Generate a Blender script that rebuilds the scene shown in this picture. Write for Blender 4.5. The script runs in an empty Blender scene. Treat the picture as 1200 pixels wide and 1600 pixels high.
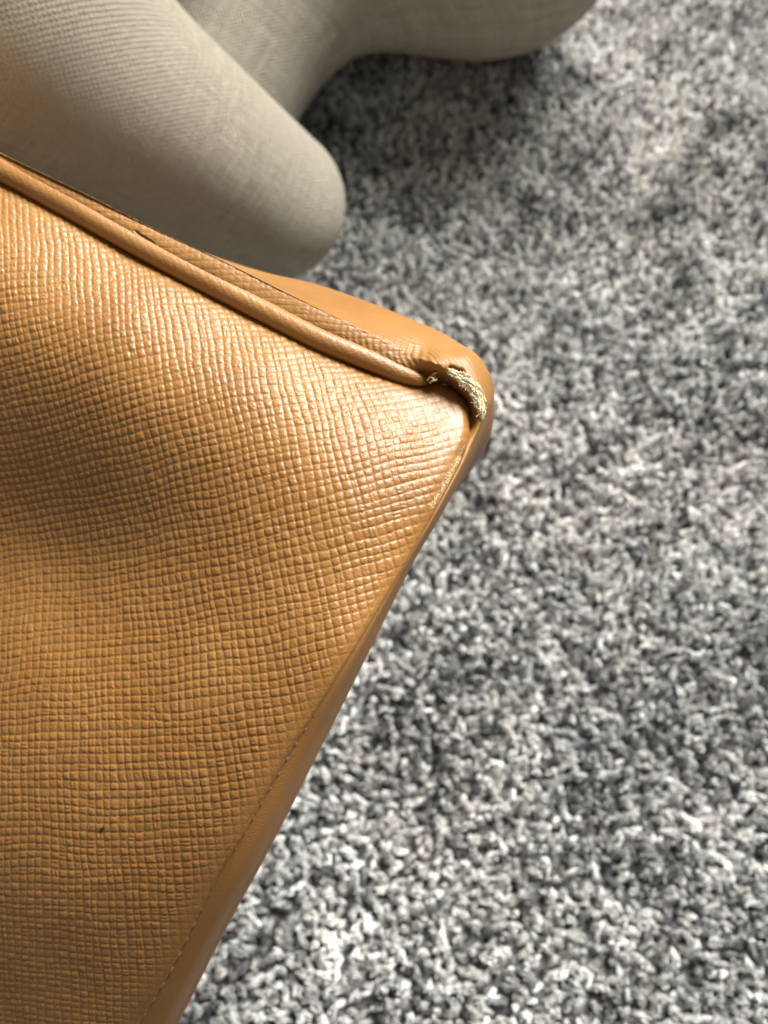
import bpy, math
import numpy as np
from mathutils import Vector, Euler

# ------------------------------------------------------------------ camera, world, light, exposure
scene = bpy.context.scene
col = scene.collection
H, PITCH = 0.36, 64.0                      # camera height above the carpet, degrees below the horizon
F = 800.0 / math.tan(math.radians(30.0))   # focal length in photo pixels (1200 x 1600)
cam = bpy.data.cameras.new('camera'); cam_ob = bpy.data.objects.new('camera', cam); col.objects.link(cam_ob)
cam.sensor_fit = 'VERTICAL'; cam.sensor_height = 24.0; cam.angle = math.radians(60.0)
cam.clip_start = 0.005; cam.clip_end = 50.0
cam_ob.location = (0, 0, H); cam_ob.rotation_euler = (math.radians(90 - PITCH), 0, 0)
cam.dof.use_dof = True; cam.dof.focus_distance = 0.150; cam.dof.aperture_fstop = 13.5
scene.camera = cam_ob

world = bpy.data.worlds.new('World'); scene.world = world; world.use_nodes = True
world.node_tree.nodes['Background'].inputs[0].default_value = (1.0, 0.97, 0.93, 1)
world.node_tree.nodes['Background'].inputs[1].default_value = 0.24

def area(name, loc, target, sx, sy, power, color):
    l = bpy.data.lights.new(name, 'AREA'); l.shape = 'RECTANGLE'; l.size = sx; l.size_y = sy
    l.energy = power; l.color = color
    o = bpy.data.objects.new(name, l); col.objects.link(o); o.location = loc
    o.rotation_euler = (Vector(target) - Vector(loc)).to_track_quat('-Z', 'Y').to_euler()
    return o
area('window_light', (0.72, 1.08, 1.50), (0.05, 0.2, 0.1), 0.80, 0.95, 100.0, (1.0, 0.985, 0.96))

scene.view_settings.view_transform = 'Standard'; scene.view_settings.look = 'None'
scene.view_settings.exposure = 0.0; scene.view_settings.gamma = 1.0
scene.render.engine = 'CYCLES'
scene.cycles.use_denoising = True
scene.cycles.max_bounces = 6

# ------------------------------------------------------------------ helpers
Rcam = np.array(Euler((math.radians(90 - PITCH), 0, 0)).to_matrix())
def W(px, py, d):
    """photo pixel + distance along the view axis (m) -> world point(s)"""
    px, py, d = np.broadcast_arrays(np.asarray(px, float), np.asarray(py, float), np.asarray(d, float))
    c = np.stack([(px - 600) / F * d, -(py - 800) / F * d, -d], -1)
    return c @ Rcam.T + np.array([0, 0, H])

rng = np.random.default_rng(7)
LAT = rng.random((256, 256))
def noise(x, y, seed=0):
    x = np.asarray(x, float) + seed * 37.31; y = np.asarray(y, float) + seed * 11.77
    xi = np.floor(x).astype(int); yi = np.floor(y).astype(int)
    fx = x - xi; fy = y - yi
    fx = fx * fx * fx * (fx * (fx * 6 - 15) + 10); fy = fy * fy * fy * (fy * (fy * 6 - 15) + 10)
    a = LAT[xi & 255, yi & 255]; b = LAT[(xi + 1) & 255, yi & 255]
    c = LAT[xi & 255, (yi + 1) & 255]; e = LAT[(xi + 1) & 255, (yi + 1) & 255]
    return (a * (1 - fx) + b * fx) * (1 - fy) + (c * (1 - fx) + e * fx) * fy - 0.5
GA = rng.random((256, 256)) * 2 * np.pi
def pnoise(x, y, seed=0):
    """gradient noise on a turned lattice"""
    x0 = np.asarray(x, float); y0 = np.asarray(y, float)
    x = 0.839 * x0 - 0.545 * y0 + seed * 17.13; y = 0.545 * x0 + 0.839 * y0 + seed * 5.71
    xi = np.floor(x).astype(int); yi = np.floor(y).astype(int); fx = x - xi; fy = y - yi
    def g(a, b):
        t = GA[(xi + a) & 255, (yi + b) & 255]; return np.cos(t) * (fx - a) + np.sin(t) * (fy - b)
    sx = fx ** 3 * (fx * (fx * 6 - 15) + 10); sy = fy ** 3 * (fy * (fy * 6 - 15) + 10)
    return (g(0, 0) * (1 - sx) + g(1, 0) * sx) * (1 - sy) + (g(0, 1) * (1 - sx) + g(1, 1) * sx) * sy
def fbm(x, y, seed=0, n=3):
    s, a = 0, 1.0
    for i in range(n):
        s = s + a * noise(x * 2 ** i, y * 2 ** i, seed + i); a *= 0.5
    return s
def sstep(a, b, x):
    t = np.clip((x - a) / (b - a), 0, 1); return t * t * (3 - 2 * t)

def link(name, me, mat=None, parent=None):
    o = bpy.data.objects.new(name, me); col.objects.link(o)
    if mat: me.materials.append(mat)
    if parent: o.parent = parent
    return o
def mesh_np(name, V, Q, smooth=True):
    me = bpy.data.meshes.new(name)
    V = np.ascontiguousarray(V, np.float32).reshape(-1, 3); Q = np.ascontiguousarray(Q, np.int32)
    k = Q.shape[1]
    me.vertices.add(len(V)); me.vertices.foreach_set('co', V.ravel())
    me.loops.add(Q.size); me.loops.foreach_set('vertex_index', Q.ravel())
    me.polygons.add(len(Q)); me.polygons.foreach_set('loop_start', np.arange(0, Q.size, k, dtype=np.int32))
    me.update(calc_edges=True); me.validate()
    me.polygons.foreach_set('use_smooth', np.full(len(me.polygons), smooth))
    return me
def grid_quads(n, m, flip=False):
    i, j = np.meshgrid(np.arange(n - 1), np.arange(m - 1), indexing='ij')
    a = (i * m + j).ravel()
    q = np.stack([a, a + 1, a + m + 1, a + m], -1)
    return q[:, ::-1] if flip else q
def attr(me, name, arr):
    arr = np.asarray(arr, np.float32)
    if arr.ndim == 1 or arr.shape[-1] != 3:
        a = me.attributes.new(name, 'FLOAT', 'POINT'); a.data.foreach_set('value', arr.ravel())
    else:
        a = me.attributes.new(name, 'FLOAT_VECTOR', 'POINT'); a.data.foreach_set('vector', arr.ravel())
def normals(P):
    """unit normals of a grid of points, pointing to the camera side"""
    du = np.gradient(P, axis=0); dv = np.gradient(P, axis=1)
    n = np.cross(du, dv); n /= np.linalg.norm(n, axis=-1, keepdims=True) + 1e-12
    return n
def catmull(K, t):
    """K: (n, ...) control points, t in 0..n-1"""
    n = len(K); t = np.asarray(t); i = np.clip(np.floor(t).astype(int), 0, n - 2); f = t - i
    def g(j): return K[np.clip(j, 0, n - 1)]
    f = f.reshape(f.shape + (1,) * (K.ndim - 1))
    p0, p1, p2, p3 = g(i - 1), g(i), g(i + 1), g(i + 2)
    return 0.5 * (2 * p1 + (p2 - p0) * f + (2 * p0 - 5 * p1 + 4 * p2 - p3) * f ** 2 + (3 * p1 - p0 - 3 * p2 + p3) * f ** 3)
def polydist(x, y, pts):
    pts = np.array(pts, float); best = np.full(np.shape(x), 1e9); arc = np.zeros(np.shape(x)); acc = 0
    for a, b in zip(pts[:-1], pts[1:]):
        L = np.hypot(*(b - a)); t = np.clip(((x - a[0]) * (b[0] - a[0]) + (y - a[1]) * (b[1] - a[1])) / L ** 2, 0, 1)
        dd = np.hypot(x - a[0] - t * (b[0] - a[0]), y - a[1] - t * (b[1] - a[1]))
        arc = np.where(dd < best, acc + t * L, arc); best = np.minimum(best, dd); acc += L
    return best, arc
def tube(path, rad, sides=16, up=None):
    path = np.asarray(path, float); n = len(path); rad = np.broadcast_to(rad, n)
    T = np.gradient(path, axis=0); T /= np.linalg.norm(T, axis=1, keepdims=True) + 1e-12
    ref = np.array([0.3, 0.2, 1.0]) if up is None else np.asarray(up)
    A = np.cross(T, ref); A /= np.linalg.norm(A, axis=1, keepdims=True) + 1e-12; B = np.cross(T, A)
    th = np.linspace(0, 2 * np.pi, sides, endpoint=False)
    V = path[:, None] + rad[:, None, None] * (np.cos(th)[None, :, None] * A[:, None] + np.sin(th)[None, :, None] * B[:, None])
    i, j = np.meshgrid(np.arange(n - 1), np.arange(sides), indexing='ij')
    q = np.stack([i * sides + j, i * sides + (j + 1) % sides, (i + 1) * sides + (j + 1) % sides, (i + 1) * sides + j], -1).reshape(-1, 4)
    return V.reshape(-1, 3), q

# ------------------------------------------------------------------ materials
class NT:
    def __init__(s, name):
        s.m = bpy.data.materials.new(name); s.m.use_nodes = True; s.t = s.m.node_tree
        s.b = s.t.nodes['Principled BSDF']
    def n(s, kind, **kw):
        nd = s.t.nodes.new(kind)
        for k, v in kw.items():
            if k.startswith('i_'): nd.inputs[k[2:].replace('_', ' ')].default_value = v
            elif k == 'ins':
                for a, b in v.items():
                    if hasattr(b, 'is_output'): s.t.links.new(b, nd.inputs[a])
                    else: nd.inputs[a].default_value = b
            else: setattr(nd, k, v)
        return nd
    def l(s, a, b): s.t.links.new(a, b)
    def math(s, op, a, b=0.0, c=0.0): return s.n('ShaderNodeMath', operation=op, ins={0: a, 1: b, 2: c}).outputs[0]
    def mix(s, f, a, b):
        nd = s.n('ShaderNodeMix', data_type='RGBA', ins={0: f}); 
        for k, v in ((6, a), (7, b)):
            if hasattr(v, 'is_output'): s.l(v, nd.inputs[k])
            else: nd.inputs[k].default_value = (*v, 1)
        return nd.outputs[2]
    def ramp(s, f, a, b): return s.n('ShaderNodeMapRange', interpolation_type='SMOOTHSTEP', ins={0: f, 1: a, 2: b}).outputs[0]
    def noise(s, vec, scale, detail=3.0, rough=0.55): return s.n('ShaderNodeTexNoise', ins={'Vector': vec, 'Scale': scale, 'Detail': detail, 'Roughness': rough}).outputs[0]
    def bump(s, h, dist, strength=1.0, normal=None):
        nd = s.n('ShaderNodeBump', ins={'Height': h, 'Distance': dist, 'Strength': strength})
        if normal is not None: s.l(normal, nd.inputs['Normal'])
        return nd.outputs[0]
    def out(s, color=None, rough=None, normal=None, **kw):
        for key, v in (('Base Color', color), ('Roughness', rough), ('Normal', normal)):
            if v is None: continue
            if hasattr(v, 'is_output'): s.l(v, s.b.inputs[key])
            else: s.b.inputs[key].default_value = v if key == 'Roughness' else (*v, 1)
        for k, v in kw.items(): s.b.inputs[k.replace('_', ' ')].default_value = v
        return s.m

TAN, TAN2, CREAM = (0.345, 0.160, 0.037), (0.29, 0.128, 0.027), (0.78, 0.62, 0.34)
def leather(name, smooth=False, edge=False):
    s = NT(name); co = s.n('ShaderNodeTexCoord').outputs['Object']
    big = s.noise(co, 55.0, 3.0); fine = s.noise(co, 2600.0, 3.0, 0.6); pore = s.n('ShaderNodeTexVoronoi', ins={'Vector': co, 'Scale': 3800.0 if not smooth else 2600.0}).outputs['Distance']
    c = s.mix(s.ramp(big, 0.3, 0.7), TAN, TAN2)
    wear = s.n('ShaderNodeAttribute', attribute_name='wear').outputs['Fac']
    cut = s.n('ShaderNodeAttribute', attribute_name='cut').outputs['Fac']
    wn = s.noise(co, 3400.0, 5.0, 0.8)
    wm = s.ramp(s.math('ADD', s.math('MULTIPLY', wear, 0.45), wn), 0.93, 0.99)
    c = s.mix(wm, c, CREAM); c = s.mix(cut, c, (0.035, 0.015, 0.008))
    rn = s.math('MULTIPLY_ADD', s.noise(co, 400.0, 2.0), 0.16, 0.36 if not smooth else 0.42)
    r = s.math('ADD', rn, s.math('MULTIPLY', wm, 0.4))
    h = s.math('ADD', s.math('MULTIPLY', fine, 0.7), s.math('MULTIPLY', pore, 0.5))
    nb = s.bump(h, 0.00010 if not smooth else 0.00009, 0.75)
    nb = s.bump(s.math('MULTIPLY', wm, wn), 0.0003, 0.6, nb)
    return s.out(c, r, nb, Specular_IOR_Level=0.6, Coat_Weight=0.15 if not smooth else 0.0, Coat_Roughness=0.25)
M_saff = leather('tan_grained_leather')
M_smooth = leather('tan_smooth_leather', True)

def raw_mat():
    s = NT('raw_leather_core'); co = s.n('ShaderNodeTexCoord').outputs['Object']
    n1 = s.noise(co, 1500.0, 5.0, 0.75); n2 = s.noise(co, 420.0, 3.0)
    c = s.mix(s.ramp(n1, 0.36, 0.58), (0.72, 0.53, 0.26), (0.93, 0.84, 0.60))
    c = s.mix(s.ramp(n2, 0.62, 0.74), c, (0.50, 0.30, 0.09))
    return s.out(c, 0.95, s.bump(n1, 0.00025, 0.7), Specular_IOR_Level=0.15)
M_raw = raw_mat()
def plain(name, c, r, scale=900.0):
    s = NT(name); co = s.n('ShaderNodeTexCoord').outputs['Object']; n = s.noise(co, scale, 4.0)
    return s.out(s.mix(n, tuple(x * 0.65 for x in c), tuple(min(1, x * 1.3) for x in c)), r, s.bump(n, 0.0003, 0.6))
M_dark = plain('split_shade_dark', (0.03, 0.016, 0.009), 0.9)  # near-black so the hollow of the split reads as shaded
M_thread = plain('tan_thread', (0.30, 0.13, 0.045), 0.7, 3000)
M_pale = plain('pale_thread', (0.75, 0.62, 0.38), 0.9, 3000)

def linen_mat():
    s = NT('beige_linen'); uv = s.n('ShaderNodeAttribute', attribute_name='weave').outputs['Vector']
    co = s.n('ShaderNodeTexCoord').outputs['Object']
    wob = s.n('ShaderNodeTexNoise', ins={'Vector': uv, 'Scale': 350.0, 'Detail': 2.0}).outputs['Color']
    d = s.n('ShaderNodeVectorMath', operation='MULTIPLY_ADD', ins={0: wob, 1: (0.0007, 0.0007, 0), 2: uv}).outputs[0]
    x = s.n('ShaderNodeSeparateXYZ', ins={0: d})
    k = 2 * math.pi / 0.0023
    su = s.math('SINE', s.math('MULTIPLY', x.outputs[0], k)); sv = s.math('SINE', s.math('MULTIPLY', x.outputs[1], k))
    chk = s.math('MULTIPLY', su, sv)                       # over / under
    ru = s.math('ABSOLUTE', su); rv = s.math('ABSOLUTE', sv)
    hh = s.math('ADD', s.math('MULTIPLY', chk, 0.5), s.math('MULTIPLY', s.math('ADD', ru, rv), 0.35))
    def slub(sc, dd):
        v = s.n('ShaderNodeVectorMath', operation='MULTIPLY', ins={0: d, 1: sc}).outputs[0]
        return s.noise(v, 1.0, dd)
    s1 = slub((60.0, 900.0, 1.0), 2.0); s2 = slub((900.0, 60.0, 1.0), 2.0)
    t = s.math('ADD', s.math('MULTIPLY', s1, 0.5), s.math('MULTIPLY', s2, 0.5))
    c = s.mix(s.ramp(t, 0.36, 0.64), (0.30, 0.27, 0.195), (0.46, 0.42, 0.32))
    c = s.mix(s.ramp(s.noise(co, 26.0, 3.0), 0.35, 0.7), c, (0.38, 0.345, 0.26))
    gap = s.ramp(s.math('ADD', ru, rv), 0.1, 1.1)
    c = s.mix(gap, (0.14, 0.12, 0.08), c)
    fz = s.noise(d, 1500.0, 3.0, 0.7); hh = s.math('MULTIPLY', hh, s.math('MULTIPLY_ADD', s.noise(d, 300.0, 2.0), 1.6, 0.1))
    hh = s.math('ADD', s.math('ADD', hh, s.math('MULTIPLY', t, 0.6)), s.math('MULTIPLY', fz, 0.9))
    return s.out(c, 0.92, s.bump(hh, 0.0007, 1.0), Specular_IOR_Level=0.2, Sheen_Weight=0.15)
M_linen = linen_mat()

def tuft_mat():
    s = NT('grey_carpet_yarn')
    a = s.n('ShaderNodeAttribute', attribute_name='tone', attribute_type='INSTANCER')
    w = s.n('ShaderNodeAttribute', attribute_name='warm', attribute_type='INSTANCER')
    co = s.n('ShaderNodeTexCoord').outputs['Object']
    n = s.noise(co, 900.0, 2.0)
    t = s.math('ADD', a.outputs['Fac'], s.math('MULTIPLY_ADD', n, 0.3, -0.15))
    r = s.n('ShaderNodeValToRGB', ins={0: t}); e = r.color_ramp.elements
    e[0].position = 0.0; e[0].color = (0.035, 0.035, 0.037, 1); e[1].position = 1.0; e[1].color = (0.86, 0.86, 0.83, 1)
    for p, cc in ((0.25, (0.11, 0.108, 0.108, 1)), (0.5, (0.30, 0.295, 0.29, 1)), (0.75, (0.62, 0.62, 0.60, 1))):
        q = e.new(p); q.color = cc
    c = s.n('ShaderNodeMix', data_type='RGBA', blend_type='MULTIPLY', ins={0: w.outputs['Fac'], 6: r.outputs[0]}); c.inputs[7].default_value = (1.0, 0.88, 0.78, 1)
    return s.out(c.outputs[2], 0.85, None, Specular_IOR_Level=0.3)
M_tuft = tuft_mat()
def base_mat():
    s = NT('carpet_backing'); co = s.n('ShaderNodeTexCoord').outputs['Object']
    n = s.noise(co, 420.0, 3.0); v = s.n('ShaderNodeTexVoronoi', ins={'Vector': co, 'Scale': 260.0})
    c = s.mix(s.ramp(n, 0.3, 0.7), (0.035, 0.034, 0.034), (0.16, 0.155, 0.15))
    return s.out(c, 0.95, s.bump(v.outputs['Distance'], 0.003, 0.8))
M_base = base_mat()

# ------------------------------------------------------------------ carpet (ground)
b = 2.5
V = np.array([[-b, -b, -0.004], [b, -b, -0.004], [b, b, -0.004], [-b, b, -0.004]])
o = link('carpet', mesh_np('carpet', V, np.array([[0, 1, 2, 3]]), False), M_base)
o['kind'] = 'structure'; o['label'] = 'dark grey woven backing of the carpet under the pile'; o['category'] = 'carpet'

def make_tuft(k):
    """a short bundle of twisted, splayed yarn ends"""
    r = np.random.default_rng(100 + k); Vs, Qs, off = [], [], 0
    nf = 13
    twist = r.uniform(1.2, 2.6) * r.choice([-1, 1])
    for i in range(nf):
        a = 2 * math.pi * i / nf * 2.4 + r.uniform(-.3, .3); rr = 0.00095 * math.sqrt((i + .5) / nf)
        L = r.uniform(0.0062, 0.0088); spl = r.uniform(0.15, 0.75)
        t = np.linspace(0, 1, 6); ang = a + twist * t
        rad = rr * (1 + spl * t ** 2)
        curl = r.normal(0, 0.00035, 2)
        P = np.stack([rad * np.cos(ang) + curl[0] * t ** 2, rad * np.sin(ang) + curl[1] * t ** 2, L * t - 0.0016 * (t > .9) * r.random()], -1)
        v, q = tube(P, np.array([.00034, .00038, .00040, .00040, .00036, .00016]), 5, (0.9, 0.1, 0.2))
        Vs.append(v); Qs.append(q + off); off += len(v)
    return mesh_np('tuft', np.concatenate(Vs), np.concatenate(Qs))
tufts = bpy.data.collections.new('yarn_tufts')
for k in range(7):
    me = make_tuft(k); me.materials.append(M_tuft)
    tufts.objects.link(bpy.data.objects.new('yarn_tuft', me))

gx, gy = np.meshgrid(np.arange(-0.36, 0.46, 0.0028), np.arange(-0.16, 0.80, 0.0029), indexing='ij')
gx = gx + rng.normal(0, .0008, gx.shape); gy = gy + rng.normal(0, .0008, gy.shape)
x, y = gx.ravel(), gy.ravel(); N = len(x)
la = noise(x * 22, y * 22, 3) * 7.0 + noise(x * 90, y * 90, 4) * 4.0        # lean direction
lt = 0.55 + 0.5 * noise(x * 30, y * 30, 5) + rng.normal(0, 0.28, N)          # lean amount
la = la + rng.normal(0, .7, N) - 0.6
rot = np.stack([lt * np.cos(la), lt * np.sin(la), rng.uniform(0, 6.28, N)], -1)
scl = rng.uniform(0.72, 1.08, N)
tone = np.where(rng.random(N) < 0.50, rng.normal(.88, .08, N), np.where(rng.random(N) < 0.55, rng.normal(.70, .09, N), rng.normal(.42, .12, N)))
tone = np.clip(tone + 0.26 * pnoise(x * 38, y * 38, 8) + 0.22 * pnoise(x * 11, y * 11, 13) - 0.06 + 0.14 * noise(x * 110, y * 110, 9), 0.02, 1.0)
warm = np.clip(rng.random(N) ** 2 * 0.3 + 0.15 * noise(x * 14, y * 14, 12), 0, 1)
pm = bpy.data.meshes.new('carpet_pile'); pm.vertices.add(N)
pm.vertices.foreach_set('co', np.stack([x, y, np.full(N, -0.0045)], -1).astype(np.float32).ravel())
attr(pm, 'rot', rot); attr(pm, 'scl', scl); attr(pm, 'tone', tone); attr(pm, 'warm', warm)
pile = link('carpet_pile', pm)
pile['kind'] = 'stuff'; pile['label'] = 'mottled grey and white twisted wool pile of the carpet'; pile['category'] = 'carpet pile'
ng = bpy.data.node_groups.new('pile', 'GeometryNodeTree')
ng.interface.new_socket('Geometry', in_out='INPUT', socket_type='NodeSocketGeometry')
ng.interface.new_socket('Geometry', in_out='OUTPUT', socket_type='NodeSocketGeometry')
gi = ng.nodes.new('NodeGroupInput'); go = ng.nodes.new('NodeGroupOutput')
m2p = ng.nodes.new('GeometryNodeMeshToPoints'); iop = ng.nodes.new('GeometryNodeInstanceOnPoints')
ci = ng.nodes.new('GeometryNodeCollectionInfo'); ci.inputs[0].default_value = tufts; ci.inputs[1].default_value = True
ra = ng.nodes.new('GeometryNodeInputNamedAttribute'); ra.data_type = 'FLOAT_VECTOR'; ra.inputs[0].default_value = 'rot'
sa = ng.nodes.new('GeometryNodeInputNamedAttribute'); sa.data_type = 'FLOAT'; sa.inputs[0].default_value = 'scl'
iop.inputs['Pick Instance'].default_value = True
L = ng.links.new
L(gi.outputs[0], m2p.inputs[0]); L(m2p.outputs[0], iop.inputs['Points']); L(ci.outputs[0], iop.inputs['Instance'])
e2r = ng.nodes.new('FunctionNodeEulerToRotation'); L(ra.outputs[0], e2r.inputs[0]); L(e2r.outputs[0], iop.inputs['Rotation'])
L(sa.outputs[0], iop.inputs['Scale']); L(iop.outputs[0], go.inputs[0])
md = pile.modifiers.new('pile', 'NODES'); md.node_group = ng

# ------------------------------------------------------------------ linen covered form
def cap(P, a, b_, ra_, rb_):
    ab = b_ - a; t = np.clip(((P - a) @ ab) / (ab @ ab), 0, 1)
    return np.linalg.norm(P - a - t[..., None] * ab, axis=-1) - (ra_ + (rb_ - ra_) * t), t
def smin(a, b_, k):
    h = np.clip(0.5 + 0.5 * (b_ - a) / k, 0, 1); return b_ * (1 - h) + a * h - k * h * (1 - h)
def ax(px, py, d, rpx): return W(px, py, d), rpx * d / F
NEAR = [ax(424, 318, .375, 116), ax(16, 45, .30, 205), ax(-244, -260, .27, 260)]
REAR = [ax(290, 225, .455, 135), ax(500, -210, .455, 150), ax(420, -560, .46, 190)]
LOBE = [ax(775, -150, .47, 216), ax(970, -520, .37, 265)]  # unseen upper end is made up, stretched out to shadow the carpet
def sdf(P):
    n = np.minimum(*[cap(P, NEAR[i][0], NEAR[i + 1][0], NEAR[i][1], NEAR[i + 1][1])[0] for i in (0, 1)])
    r1 = smin(*[cap(P, REAR[i][0], REAR[i + 1][0], REAR[i][1], REAR[i + 1][1])[0] for i in (0, 1)], 0.03)
    l = cap(P, LOBE[0][0], LOBE[1][0], LOBE[0][1], LOBE[1][1])[0]
    r = smin(r1, l, 0.085)
    top = cap(P, NEAR[2][0], REAR[2][0], .06, .06)[0]
    d = smin(smin(n, r, 0.006), top, 0.05)
    return d, n, r
def surface_nets(lo, hi, h):
    ax_ = [np.arange(l, u, h) for l, u in zip(lo, hi)]
    G = np.stack(np.meshgrid(*ax_, indexing='ij'), -1)
    S = np.concatenate([sdf(G[i])[0][None] for i in range(G.shape[0])])
    ins = S < 0
    c = np.zeros(tuple(s - 1 for s in S.shape), int)
    for dx in (0, 1):
        for dy in (0, 1):
            for dz in (0, 1):
                c += ins[dx:dx + c.shape[0], dy:dy + c.shape[1], dz:dz + c.shape[2]]
    act = (c > 0) & (c < 8); idx = -np.ones(c.shape, int); idx[act] = np.arange(act.sum())
    V = np.argwhere(act) * h + np.array(lo) + h / 2
    Q = []
    for a in range(3):
        o1, o2 = (a + 1) % 3, (a + 2) % 3
        s0 = np.take(ins, np.arange(S.shape[a] - 1), a); s1 = np.take(ins, np.arange(1, S.shape[a]), a)
        e = np.argwhere(s0 != s1); e = e[(e[:, o1] > 0) & (e[:, o2] > 0) & (e[:, o1] < c.shape[o1]) & (e[:, o2] < c.shape[o2]) & (e[:, a] < c.shape[a])]
        f = s0[tuple(e.T)]
        def at(p, q):
            k = e.copy(); k[:, o1] -= p; k[:, o2] -= q; return idx[tuple(k.T)]
        q = np.stack([at(1, 1), at(0, 1), at(0, 0), at(1, 0)], -1)
        q[~f] = q[~f][:, ::-1]; Q.append(q)
    Q = np.concatenate(Q); Q = Q[(Q >= 0).all(1)]
    for _ in range(4):
        e = 1e-4; d0 = sdf(V)[0]
        g = np.stack([sdf(V + e * np.eye(3)[k])[0] - d0 for k in range(3)], -1) / e
        g /= np.linalg.norm(g, axis=1, keepdims=True) + 1e-9
        V = V - 0.8 * d0[:, None] * g
    return V, Q
V, Q = surface_nets((-0.42, 0.10, -0.01), (0.42, 0.80, 0.36), 0.005)
_, dn, dr = sdf(V)
def weave(P, A, B, off):
    a, b_ = A[0], B[0]; u = (b_ - a) / np.linalg.norm(b_ - a); q = P - a; t = q @ u; q = q - t[:, None] * u
    e1 = np.cross(u, [0, 0, 1.0]); e1 /= np.linalg.norm(e1); e2 = np.cross(u, e1)
    th = np.arctan2(q @ e1, -(q @ e2)); r = 0.045
    return np.stack([t, th * r, np.full(len(t), off)], -1)
wv = np.where((dn < dr)[:, None], weave(V, NEAR[1], NEAR[0], 0.0), weave(V, REAR[1], REAR[0], 0.5))
me = mesh_np('linen_form', V, Q); attr(me, 'weave', wv)
o = link('linen_form', me, M_linen)
o['label'] = 'beige linen covered padded form with rounded limb ends resting on the grey carpet'; o['category'] = 'padded form'

# ------------------------------------------------------------------ handbag
def Wb(px, py, d):
    return W(px, py, np.asarray(d) + (np.asarray(px) - 450) * 0.0000134)      # the whole face leans a little to the right
bag = bpy.data.objects.new('handbag', None); col.objects.link(bag)
bag.location = Wb(300, 900, .2); bag_inv = -np.array(bag.location)
bag['label'] = 'tan grained leather handbag with piped seam and a split, worn corner'; bag['category'] = 'handbag'
def part(name, V, Q, mat, parent=bag, **at):
    me = mesh_np(name, np.asarray(V).reshape(-1, 3) + bag_inv, Q)
    for k, v in at.items(): attr(me, k, v)
    return link(name, me, mat, parent)

# outline of the front panel in the photograph
TOP = np.array([(-560, 22), (-360, 112), (-170, 205), (-80, 240), (0, 281), (120, 345), (225, 408), (330, 461), (412, 502), (500, 545), (575, 579), (640, 598), (667, 600)])
LIP = np.array([(667, 600), (686, 599), (708, 607), (727, 624), (735, 642), (734, 678), (730, 694), (722, 714)])
RIGHT = np.array([(722, 714), (705, 752), (676, 806), (632, 884), (590, 955), (545, 1030), (500, 1103), (462, 1162), (425, 1225), (383, 1300), (350, 1354), (308, 1433), (267, 1517), (217, 1600), (120, 1765), (0, 1970), (-110, 2150)])
# depth of the padded face (mm) at chosen pixels, thin plate spline between
DC = np.array([(-170, 205, 186), (0, 300, 174), (200, 405, 168.5), (400, 500, 163.5), (600, 590, 159), (735, 650, 156), (735,600,160),
 (-150, 330, 174), (0, 400, 166), (200, 490, 160), (400, 580, 155.5), (600, 670, 151), (700, 730, 151.5),
 (-150, 600, 174), (0, 600, 166.5), (200, 680, 159.5), (400, 740, 152), (560, 800, 146.5), (640, 860, 148),
 (-170, 850, 186), (60, 850, 176.5), (200, 870, 165), (400, 920, 151), (540, 1000, 144), (590, 930, 146),
 (-150, 1060, 184), (80, 1060, 168), (300, 1060, 154), (480, 1110, 145.5),
 (-150, 1270, 183), (0, 1260, 171), (200, 1270, 158), (390, 1230, 149),
 (-150, 1450, 188), (100, 1430, 166), (300, 1400, 156),
 (-150, 1760, 203), (0, 1600, 184), (100, 1600, 175), (210, 1590, 168), (120, 1750, 181),
 (-560, 22, 214), (-560, 500, 212), (-560, 1000, 214), (-560, 1500, 222), (-560, 2150, 250), (-300, 2150, 236), (-110, 2150, 218), (-150, 1950, 214), (-350, 1300, 200), (-350, 900, 203), (-350, 400, 192)], float)
def tps(C):
    n = len(C); X = C[:, :2] / 1000
    def U(r2): return np.where(r2 > 1e-12, r2 * np.log(np.maximum(r2, 1e-12)), 0)
    K = U(((X[:, None] - X[None]) ** 2).sum(-1)) + 1.6e-2 * np.eye(n)
    Pm = np.c_[np.ones(n), X]; A = np.block([[K, Pm], [Pm.T, np.zeros((3, 3))]])
    w = np.linalg.solve(A, np.r_[C[:, 2], 0, 0, 0])
    def f(x, y):
        x = np.asarray(x, float) / 1000; y = np.asarray(y, float) / 1000; out = w[n] + w[n + 1] * x + w[n + 2] * y
        for i in range(n): out = out + w[i] * U((x - X[i, 0]) ** 2 + (y - X[i, 1]) ** 2)
        return out
    return f
face = tps(DC)
def roll(e, r, depth):
    """extra depth (mm) towards an edge, e pixels away: quarter round of r pixels"""
    q = np.clip(1 - e / r, 0, 1); return depth * (1 - np.sqrt(np.maximum(1 - q ** 2, 0)))
def front_depth(x, y):
    dt, _ = polydist(x, y, TOP); dl, _ = polydist(x, y, LIP); dr_, _ = polydist(x, y, RIGHT)
    tl = sstep(560, 640, x)                                  # the roll at the piping tightens near the corner
    return face(x, y) + roll(dt, 30 - 8 * tl, 2.4 - 0.4 * tl) + roll(dl, 14, 2.6) + roll(dr_, 30, 1.3), dt, dl, dr_
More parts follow.
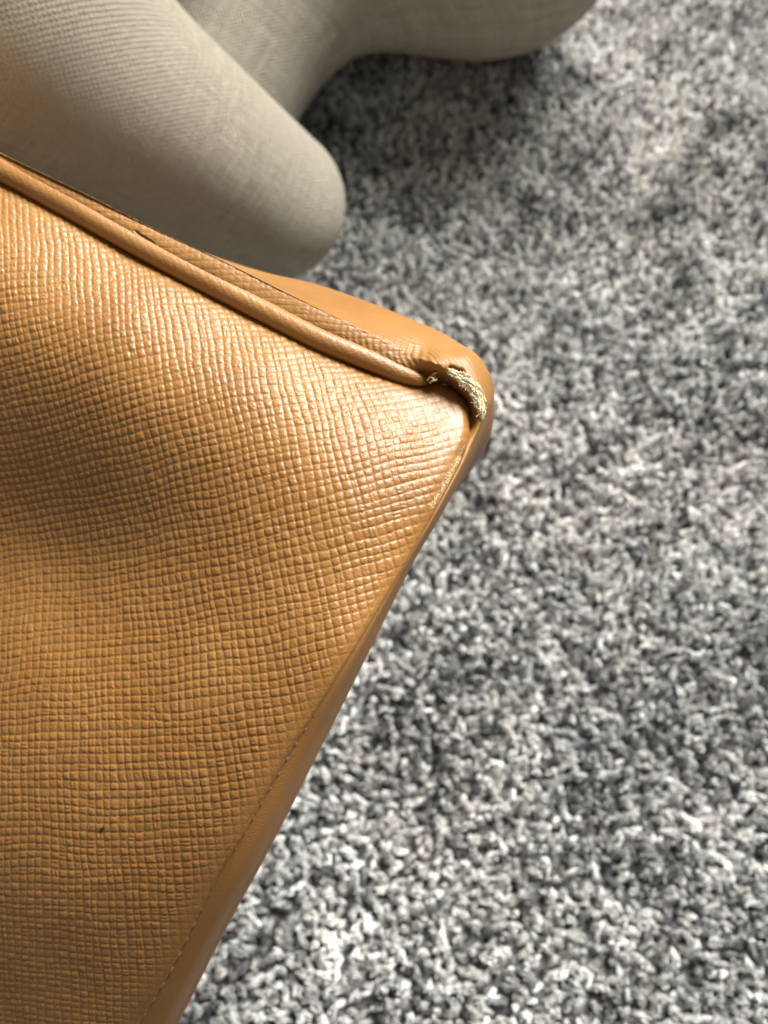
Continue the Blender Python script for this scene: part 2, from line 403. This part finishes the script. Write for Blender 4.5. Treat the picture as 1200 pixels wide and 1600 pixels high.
# arc length along screen columns and rows -> the leather's own flat coordinates (mm)
XG = np.arange(-580, 781, 4.0); YG = np.arange(6, 2171, 4.0); RX, RY = 220, 196
xg, yg = np.meshgrid(XG, YG, indexing='ij'); dg = front_depth(xg, yg)[0]
dsm = face(xg, yg); dg = dsm + roll(polydist(xg, yg, TOP)[0], 30, 2.4)
cx, cy = (xg - 600) / F * dsm, (yg - 800) / F * dsm
def arc(a, b_, axis, ref):
    s = np.sqrt(np.diff(a, axis=axis) ** 2 + np.diff(b_, axis=axis) ** 2)
    s = np.insert(np.cumsum(s, axis=axis), 0, 0, axis=axis); return s - np.take(s, [ref], axis)
UG = arc(cx, 0.35 * dsm, 0, RX) + 0 * xg
VG = arc(cy, dg, 1, RY)
UG = UG + ((XG[RX] - 600) / F * np.take(dsm, [RX], 0))
VG = VG + ((YG[RY] - 800) / F * np.take(dg, [RY], 1))
def bil(G, x, y):
    fx = np.clip((x - XG[0]) / 4.0, 0, len(XG) - 1.001); fy = np.clip((y - YG[0]) / 4.0, 0, len(YG) - 1.001)
    i = fx.astype(int); j = fy.astype(int); fx = fx - i; fy = fy - j
    return (G[i, j] * (1 - fx) + G[i + 1, j] * fx) * (1 - fy) + (G[i, j + 1] * (1 - fx) + G[i + 1, j + 1] * fx) * fy
R2 = rng.random((512, 512, 4))
def saffiano(u, v, pitch=1.5):
    """embossed cross-hatch: rounded cells between two families of fine grooves; returns height 0..1"""
    u = u + 0.7 * pnoise(u / 13, v / 13, 1) + 0.26 * pnoise(u / 4.5, v / 5.5, 2) + 0.12 * pnoise(u / 1.6, v / 1.6, 9)
    v = v + 0.7 * pnoise(u / 13, v / 12, 3) + 0.25 * pnoise(u / 5.5, v / 4.5, 4) + 0.12 * pnoise(u / 1.6, v / 1.6, 10)
    p = u / pitch; q = v / pitch
    p = p + 0.44 * noise(p * 0.83, q * 0.11, 5); q = q + 0.44 * noise(p * 0.11, q * 0.83, 6)
    i = np.floor(p).astype(int); j = np.floor(q).astype(int); fu = p - i; fv = q - j
    r = R2[i & 511, j & 511]
    a = np.abs(2 * fu - 1); b_ = np.abs(2 * fv - 1)
    h = (1 - a ** 3.2) * (1 - b_ ** 3.2)
    h = np.maximum(h, 0) ** 0.62
    split = (r[..., 2] > 0.90)                                # some cells are split by a finer groove
    fs = np.where(r[..., 3] > .5, fu, fv)
    h = h * (1 - 0.45 * split * np.exp(-((fs - 0.5) / 0.10) ** 2))
    h = h * (0.72 + 0.5 * r[..., 0]) + 0.16 * ((fu - .5) * (r[..., 1] - .5) + (fv - .5) * (r[..., 2] - .5)) * 2
    h = h + 0.22 * pnoise(u * 2.0, v * 2.0, 7) + 0.16 * pnoise(u * 4.3, v * 4.3, 8)
    return h

# --- front panel mesh
NU, NV = 540 + 110, 900 + 110                               # coarser beyond the frame
edge = np.concatenate([LIP[3:], RIGHT[1:]]); 
seg = np.r_[0, np.cumsum(np.hypot(*np.diff(edge, axis=0).T))]
iv = seg[len(edge) - 3] / seg[-1]
tv = np.r_[np.linspace(0, iv, 900), np.linspace(iv, 1, 111)[1:]]
ex = np.interp(tv * seg[-1], seg, edge[:, 0]); ey = np.interp(tv * seg[-1], seg, edge[:, 1])
topfull = np.concatenate([TOP, LIP[1:4]])
sg = np.r_[0, np.cumsum(np.hypot(*np.diff(topfull, axis=0).T))]
iu = sg[2] / sg[-1]
tu = np.r_[np.linspace(0, iu, 110, endpoint=False), np.linspace(iu, 1, 540)]
tx = np.interp(tu * sg[-1], sg, topfull[:, 0]); ty = np.interp(tu * sg[-1], sg, topfull[:, 1])
lx = -560 + 0 * tv; ly = 22 + (2150 - 22) * tv
bx, by = np.interp(tu, [0, 1], [-560, -110]), 2150 + 0 * tu
# Coons patch between the four borders
Uc, Vc = tu[:, None], tv[None, :]
def coons(t, b_, l, r):
    return (1 - Vc) * t[:, None] + Vc * b_[:, None] + (1 - Uc) * l[None] + Uc * r[None] - ((1 - Uc) * (1 - Vc) * t[0] + Uc * (1 - Vc) * t[-1] + (1 - Uc) * Vc * b_[0] + Uc * Vc * b_[-1])
PX = coons(tx, bx, lx, ex); PY = coons(ty, by, ly, ey)
D, dt, dl, dr_ = front_depth(PX, PY)
P0 = Wb(PX, PY, D / 1000)
u = bil(UG, PX, PY); v = bil(VG, PX, PY)
u2 = u - (0.09 * v - 0.001 * v ** 2) - v * 0.0021 * np.clip(u + 73, 0, 80); v2 = v + 0.13 * u + 0.0010 * np.clip(u + 73, 0, 90) ** 2
hg = saffiano(u2, v2)
lowest = sstep(880, 1150, PY)
amp = 0.27 * (0.28 + 0.72 * sstep(0, 95, np.minimum(dl, 200))) * (1 - 0.80 * (1 - sstep(4, 18 + 34 * lowest, dr_))) * (1 - 0.45 * (1 - sstep(2, 16, dt)))
# fine streaks that run along the folded right edge
_, ar = polydist(PX, PY, RIGHT)
streak = noise(dr_ / 3.0, ar / 60.0, 21) * np.exp(-dr_ / 22.0) * sstep(800, 1000, PY)
scuff = np.exp(-(((PX - 108) / 16) ** 2 + ((PY - 868) / 5) ** 2))
nick_d, _ = polydist(PX, PY, [(155, 1303), (157, 1300), (159, 1296)])
nick = np.exp(-(nick_d / 1.6) ** 2)
disp = amp * (hg - 0.5) + 0.16 * streak - 0.5 * nick + 0.05 * scuff
nrm = normals(P0); s_ = np.sign((nrm * (np.array([0, 0, H]) - P0)).sum(-1).mean()); nrm = nrm * s_
P1 = P0 + nrm * disp[..., None] / 1000
WEARL = [(726, 700), (714, 722), (699, 750), (685, 775), (674, 790)]
wd, wa = polydist(PX, PY, WEARL); wd2, _ = polydist(PX, PY, [(682, 785), (660, 830), (640, 868), (610, 915)])
wear = np.maximum(1.0 * np.exp(-(wd / 12.0) ** 2), 0.72 * np.exp(-(wd2 / 5.0) ** 2)) + 0.75 * scuff * (hg > 0.55)
part('front_panel', P1, grid_quads(NU, NV, s_ > 0), M_saff, wear=wear.ravel(), cut=np.clip(nick * 1.3, 0, 1).ravel())

# --- base panel: wraps from behind the piping round the corner and down the right fold
# each station: groove bottom, first visible, crest, far shoulder, mid, silhouette, back, far back (pixel x, pixel y, depth mm)
ST = np.array([
 [(-560,8,214),(-558,-8,211),(-550,-18,211),(-542,-22,213),(-530,-10,225),(-510,30,262),(-490,120,300),(-450,260,320)],
 [(-170,192,189),(-168,176,183),(-160,165,182),(-152,160,185),(-140,175,205),(-120,215,262),(-100,300,285),(-60,420,300)],
 [(0,266,180),(4,254,174),(8,246,172.5),(14,246,175),(60,275,200),(110,315,250),(120,400,270),(130,520,290)],
 [(120,330,173),(124,317,168),(131,305,166),(138,306,168.5),(180,335,195),(225,362,232),(230,440,252),(230,560,275)],
 [(225,392,168),(230,374,163.5),(240,360,161),(248,362,163.5),(290,385,185),(330,405,215),(335,480,235),(330,600,262)],
 [(330,445,164),(336,429,160),(349,411,157.5),(358,414,160),(385,425,182),(420,431,203),(425,500,225),(420,640,252)],
 [(412,488,161),(418,473,157.5),(434,454,155.5),(446,456,158),(475,454,178),(495,447,194),(500,520,215),(490,660,245)],
 [(500,530,158.5),(506,514,156),(520,497,154.5),(540,498,157),(568,482,172),(585,478,184),(590,540,205),(575,680,236)],
 [(575,564,157),(580,548,155),(590,533,154),(608,527,156),(636,508,167),(652,505,176),(660,560,195),(640,700,228)],
 [(630,585,157.5),(634,571,156),(640,555,154.5),(656,545,155),(680,526,163),(697,525,170),(706,575,190),(680,700,222)],
 [(664,598,160),(666,585,158.5),(670,570,155),(684,562,154.5),(706,543,160),(722,540,166),(735,590,188),(700,720,218)],
 [(684,606,163),(690,596,160.5),(703,587,155.2),(713,577,154.9),(736,556,158),(749,561,165),(752,620,186),(708,740,216)],
 [(704,618,164),(711,611,161),(719,601,155.3),(738,590,154.9),(757,580,158.5),(765,589,165),(760,650,186),(705,760,216)],
 [(716,634,164),(725,627,161),(735,618,155.6),(754,606,155.4),(766,603,160),(772,613,166),(762,690,186),(690,790,216)],
 [(722,654,163),(730,646,160.5),(743,637,156.0),(761,631,156),(767,630,160.5),(769,636,166),(745,720,186),(672,820,216)],
 [(722,676,161),(733,668,158.5),(746,660,156.2),(753,659,156.4),(757,660,160),(760,662,165),(725,745,186),(655,845,216)],
 [(722,696,158),(729,688,155.8),(736,690,155),(740,691,155.8),(744,692,159),(747,692,164),(705,775,186),(640,870,216)],
 [(712,728,155.5),(716,726,153.8),(721,728,153.4),(724,730,154.6),(727,731,158),(729,731,163),(680,815,186),(618,905,216)],
 [(668,806,151.5),(672,806,150.2),(677,808,150),(681,809,151.2),(684,810,155),(686,811,160),(635,890,184),(575,975,214)],
 [(622,884,149.5),(626,885,148.2),(631,886,148),(635,887,149.5),(638,888,153.5),(640,889,159),(590,960,184),(530,1045,214)],
 [(534,1030,147.4),(538,1031,146),(545,1034,145.9),(553,1038,147.5),(560,1041,152),(564,1043,158),(515,1110,184),(460,1190,214)],
 [(452,1162,148.2),(456,1162,147),(464,1164,146.8),(480,1170,148.4),(491,1176,153),(496,1178,159),(450,1240,186),(400,1310,216)],
 [(373,1300,151.5),(377,1300,150.3),(386,1301,150),(408,1310,151.8),(420,1315,156),(425,1318,163),(380,1370,190),(330,1440,220)],
 [(298,1433,158),(302,1433,156.8),(311,1434,156.4),(334,1445,158.4),(346,1450,163),(352,1453,170),(305,1500,197),(255,1570,228)],
 [(207,1600,168),(211,1600,166.8),(220,1601,166.4),(248,1608,168.6),(264,1612,173),(271,1614,180),(225,1660,207),(170,1725,238)],
 [(110,1765,182),(114,1765,180.8),(124,1767,180.4),(155,1776,183),(172,1780,187),(180,1782,194),(130,1820,221),(80,1880,252)],
 [(-120,2150,220),(-116,2150,218),(-106,2152,218),(-75,2161,221),(-58,2165,226),(-50,2167,233),(-100,2205,260),(-150,2265,290)],
], float)
PC = np.array([(-560, 3, 210), (-360, 92, 195), (-170, 184, 184.5), (-80, 226, 178), (0, 267, 173.5), (120, 332, 167), (225, 391, 161.8), (330, 446, 157.8), (412, 489, 155.8), (500, 533, 154.5), (575, 564, 154.3), (625, 583, 155), (655, 593, 156.5), (668, 597, 158.5)])
PC[:, 2] = np.where(PC[:, 0] < 640, face(PC[:, 0], PC[:, 1] + 15) + 0.9, np.array(PC[:, 2]) + 1.5)
for k_ in range(17, len(ST)):
    ST[k_, :6, 2] = face(ST[k_, 1, 0], ST[k_, 1, 1]) + np.array([5.0, 2.0, 1.5, 3.0, 7.5, 13.0])
for k_ in range(0, 10):
    pd = np.interp(ST[k_, 0, 0], PC[:, 0], PC[:, 2]); ST[k_, :4, 2] = pd + (np.array([2.5, -1.35, -1.5, 0.3]) if k_ < 6 else np.array([2.5, -0.75, -1.1, 0.3])); ST[k_, 1, :2] = 0.62 * ST[k_, 1, :2] + 0.38 * ST[k_, 0, :2]
ns, nt = len(ST), ST.shape[1]
dens = np.r_[0, np.cumsum(np.maximum(np.hypot(*np.diff(ST[:, 2, :2], axis=0).T), 22))]
NS, NT_ = 1450, 150
sp = np.interp(np.linspace(0, dens[-1], NS), dens, np.arange(ns))
tt = np.interp(np.linspace(0, 1, NT_), [0, .12, .34, .50, .70, .84, .93, 1], np.arange(nt))
B = catmull(ST, sp); B = catmull(np.swapaxes(B, 0, 1), tt); B = np.swapaxes(B, 0, 1)      # (NS, NT, 3)
PB = Wb(B[..., 0], B[..., 1], B[..., 2] / 1000)
sl = np.linalg.norm(np.diff(PB[:, 40], axis=0), axis=-1); sm = np.r_[0, np.cumsum(sl)][:, None] * 1000 + 0 * B[..., 0]
tl = np.linalg.norm(np.diff(PB, axis=1), axis=-1); tm = np.insert(np.cumsum(tl, 1), 0, 0, 1) * 1000
S_, T_ = sp[:, None] - 1 + 0 * B[..., 0], tt[None] + 0 * B[..., 0]
strip = (1 - sstep(2.7, 3.5, T_)) * (1 - sstep(8.2, 9.6, S_))                       # grained turned-over edge beside the piping
a2 = math.radians(24)
wr = saffiano(sm * math.cos(a2) + tm * math.sin(a2), -sm * math.sin(a2) + tm * math.cos(a2), 1.35)
ridge = np.sin(2 * np.pi * (sm * 0.80 + tm * 0.45 + 0.8 * noise(sm / 6, tm / 3, 31)) / 1.05)
fold = np.exp(-((S_ - 8.4) / 1.6) ** 2) * np.exp(-((T_ - 2.75) / 0.85) ** 2)          # compression wrinkles towards the corner
wl = np.sin(2 * np.pi * (tm * 0.85 + 1.5 * noise(sm / 7, tm / 2.0, 33) + 0.10 * sm)) * (0.35 + 1.3 * np.clip(noise(sm / 4, tm / 1.2, 36) + .5, 0, 1))
fine = noise(sm * 0.9, tm * 3.0, 34)
seamy = sstep(18, 20, S_)
disp = 0.11 * strip * (wr - .5) + 0.065 * strip * ridge * sstep(5, 6.5, S_) + 0.10 * fold * wl + 0.03 * fine * (1 - strip) * (1 - seamy)
crack_d, _ = polydist(B[..., 0], B[..., 1], [(706, 574), (714, 577.5), (723, 580)])
hole = np.exp(-(crack_d / 3.0) ** 2) * (S_ > 9.5)
slit_d, _ = polydist(B[..., 0], B[..., 1], [(212, 362), (222, 369), (240, 380)])
slit = np.exp(-(slit_d / 1.6) ** 2) * (T_ < 3)
disp = disp - 1.6 * hole - 0.35 * slit + 0.10 * seamy * noise(sm / 25, tm / 4, 35)
nb = normals(PB); nb = nb * np.sign((nb * (np.array([0, 0, H]) - PB)).sum(-1)[300, 40])
PB1 = PB + nb * disp[..., None] / 1000
flipB = ((nb[300, 40] * np.cross(PB[301, 40] - PB[300, 40], PB[300, 41] - PB[300, 40])).sum() > 0)
wearB = 0.55 * np.exp(-((S_ - 13.6) / .5) ** 2) * np.exp(-((T_ - 4.8) / .25) ** 2) + 0.5 * np.exp(-((T_ - 1.5) / .6) ** 2) * sstep(15.6, 16.4, S_) * (1 - sstep(18, 19, S_))
base = part('base_panel', PB1, grid_quads(NS, NT_, flipB), M_smooth, wear=wearB.ravel(), cut=np.clip(hole * 1.2 + slit * .8, 0, 1).ravel())

# --- piping
PC[:11, 1] -= 2.5
tp = np.linspace(0, len(PC) - 1, 850); C = catmull(PC, tp)
path = Wb(C[:, 0], C[:, 1], C[:, 2] / 1000)
rad = np.interp(tp, [0, 10, 11, 12, 12.6, 13], [18.0, 17.0, 15.0, 10.5, 6.5, 0.6]) * C[:, 2] / 1000 / F
SD = 72
Vp, Qp = tube(path, rad, SD); Vp = Vp.reshape(len(path), SD, 3)
ln = np.r_[0, np.cumsum(np.linalg.norm(np.diff(path, axis=0), axis=1))][:, None] * 1000; th = np.linspace(0, 2 * np.pi, SD, endpoint=False)[None]
wv_ = th * 1.55
gp = saffiano(ln * .9 + wv_ * .5 + 3 * np.sin(th), wv_ * 1.0 - ln * .45, 1.0)
dirv = Vp - path[:, None]; dirv /= np.linalg.norm(dirv, axis=-1, keepdims=True) + 1e-12
Vp = Vp + dirv * (0.05 * (gp - .5) * sstep(0.2, 1.2, 13 - tp)[:, None] + 0.12 * noise(ln / 14, th * .6, 41))[..., None] / 1000
part('piping', Vp, Qp, M_saff, wear=np.zeros(Vp.shape[0] * SD), cut=np.zeros(Vp.shape[0] * SD))

# --- raw torn crescent at the corner (laid on the base panel's lip)
outer = np.array([(692, 574, 154.9), (708, 577, 154.6), (726, 584, 154.5), (746, 598, 154.7), (757, 619, 155.1), (760, 640, 155.6), (755, 655, 156.2)])
inner = np.array([(693, 578, 155.0), (704, 588, 155.0), (718, 600, 155.1), (731, 611, 155.2), (738, 624, 155.4), (744, 639, 155.7), (753, 656, 156.1)])
n1, n2 = 150, 44
co_ = catmull(outer, np.linspace(0, 6, n1)); ci_ = catmull(inner, np.linspace(0, 6, n1)); k = np.linspace(0, 1, n2)[None, :, None]
E = ci_[:, None] * (1 - k) + co_[:, None] * k
E[..., 2] -= 0.15 + 0.35 * np.sin(np.pi * np.clip(k[..., 0] * .9 + .1, 0, 1))
jag = noise(np.arange(n1) / 5.0, np.zeros(n1), 50) * 5 + noise(np.arange(n1) / 2.0, np.zeros(n1), 51) * 2.5
E[:, 0, 0] += jag * .5; E[:, 0, 1] += jag * .5
E[:, -1, 0] += .5 * jag[::-1]; E[:, -1, 1] -= .5 * jag[::-1]
PE = Wb(E[..., 0], E[..., 1], E[..., 2] / 1000)
nE = normals(PE); nE *= np.sign((nE * (np.array([0, 0, H]) - PE)).sum(-1).mean())
ii, kk = np.meshgrid(np.arange(n1), np.arange(n2), indexing='ij')
PE = PE + nE * (0.32 * fbm(ii / 9, kk / 6, 52) + 0.16 * noise(ii / 2.2, kk / 2.2, 55))[..., None] / 1000
part('torn_edge', PE, grid_quads(n1, n2, True), M_raw, base)
Vs, Qs, off = [], [], 0
r = np.random.default_rng(5)
for i in range(70):                                          # loose fibres of the raw edge
    a = r.integers(4, n1 - 4); bb = r.choice([0, n2 - 1]) if r.random() < .6 else r.integers(0, n2)
    p = PE[a, bb]; dvec = r.normal(0, 1, 3); dvec /= np.linalg.norm(dvec)
    l = r.uniform(.0002, .0006); t = np.linspace(0, 1, 4)[:, None]
    pth = p + nE[a, bb] * .0001 + dvec * l * t + nE[a, bb] * l * .4 * t + r.normal(0, .00012, 3) * t ** 2
    v_, q_ = tube(pth, np.array([.00006, .00005, .00004, .00002]), 4); Vs.append(v_); Qs.append(q_ + off); off += len(v_)
o = part('frayed_fibres', np.concatenate(Vs), np.concatenate(Qs), M_raw, base); o['kind'] = 'stuff'

# --- near-black sheet added inside the split, its colour standing in for shade
IB = np.array([[(650, 600, 163), (650, 585, 164)], [(684, 612, 167), (690, 580, 165)], [(712, 630, 168), (725, 595, 164)], [(722, 660, 167), (748, 620, 164)], [(715, 700, 164), (738, 680, 163)]], float)
g = catmull(IB, np.linspace(0, 4, 30)); g = catmull(np.swapaxes(g, 0, 1), np.linspace(0, 1, 8)); g = np.swapaxes(g, 0, 1)
part('split_shade_sheet', Wb(g[..., 0], g[..., 1], g[..., 2] / 1000), grid_quads(30, 8), M_dark)

# --- broken pale threads at the end of the piping
for pts in ([(668, 594, 157), (673, 589, 156), (677, 592, 155.6), (681, 587, 156.4)], [(672, 598, 157), (676, 595, 155.6), (681, 594, 155.6), (684, 590, 156.5)], [(676, 586, 157), (680, 583, 156), (686, 582, 156.4)]):
    K = np.array(pts, float); c = catmull(K, np.linspace(0, len(K) - 1, 18))
    v_, q_ = tube(Wb(c[:, 0], c[:, 1], c[:, 2] / 1000), np.interp(np.linspace(0, 1, 18), [0, .8, 1], [.00022, .00017, .00005]), 7)
    part('broken_thread', v_, q_, M_pale)

# --- stitches sunk in the seam of the right fold
sx = np.r_[0, np.cumsum(np.hypot(*np.diff(RIGHT[6:], axis=0).T))]
sd = None
for i, a in enumerate(np.arange(8, sx[-1] - 480, 27.0)):
    q = np.interp([a, a + 19], sx, RIGHT[6:, 0]), np.interp([a, a + 19], sx, RIGHT[6:, 1])
    x0, y0 = q[0] + 0.5, q[1]
    dd = face(x0, y0) + 1.7
    t = np.linspace(0, 1, 9)
    v_, q_ = tube(Wb(np.linspace(x0[0], x0[1], 9), np.linspace(y0[0], y0[1], 9), (np.linspace(dd[0], dd[1], 9) + 0.9 * (2 * t - 1) ** 2) / 1000), .00022, 8)
    part('stitch', v_, q_, M_thread)
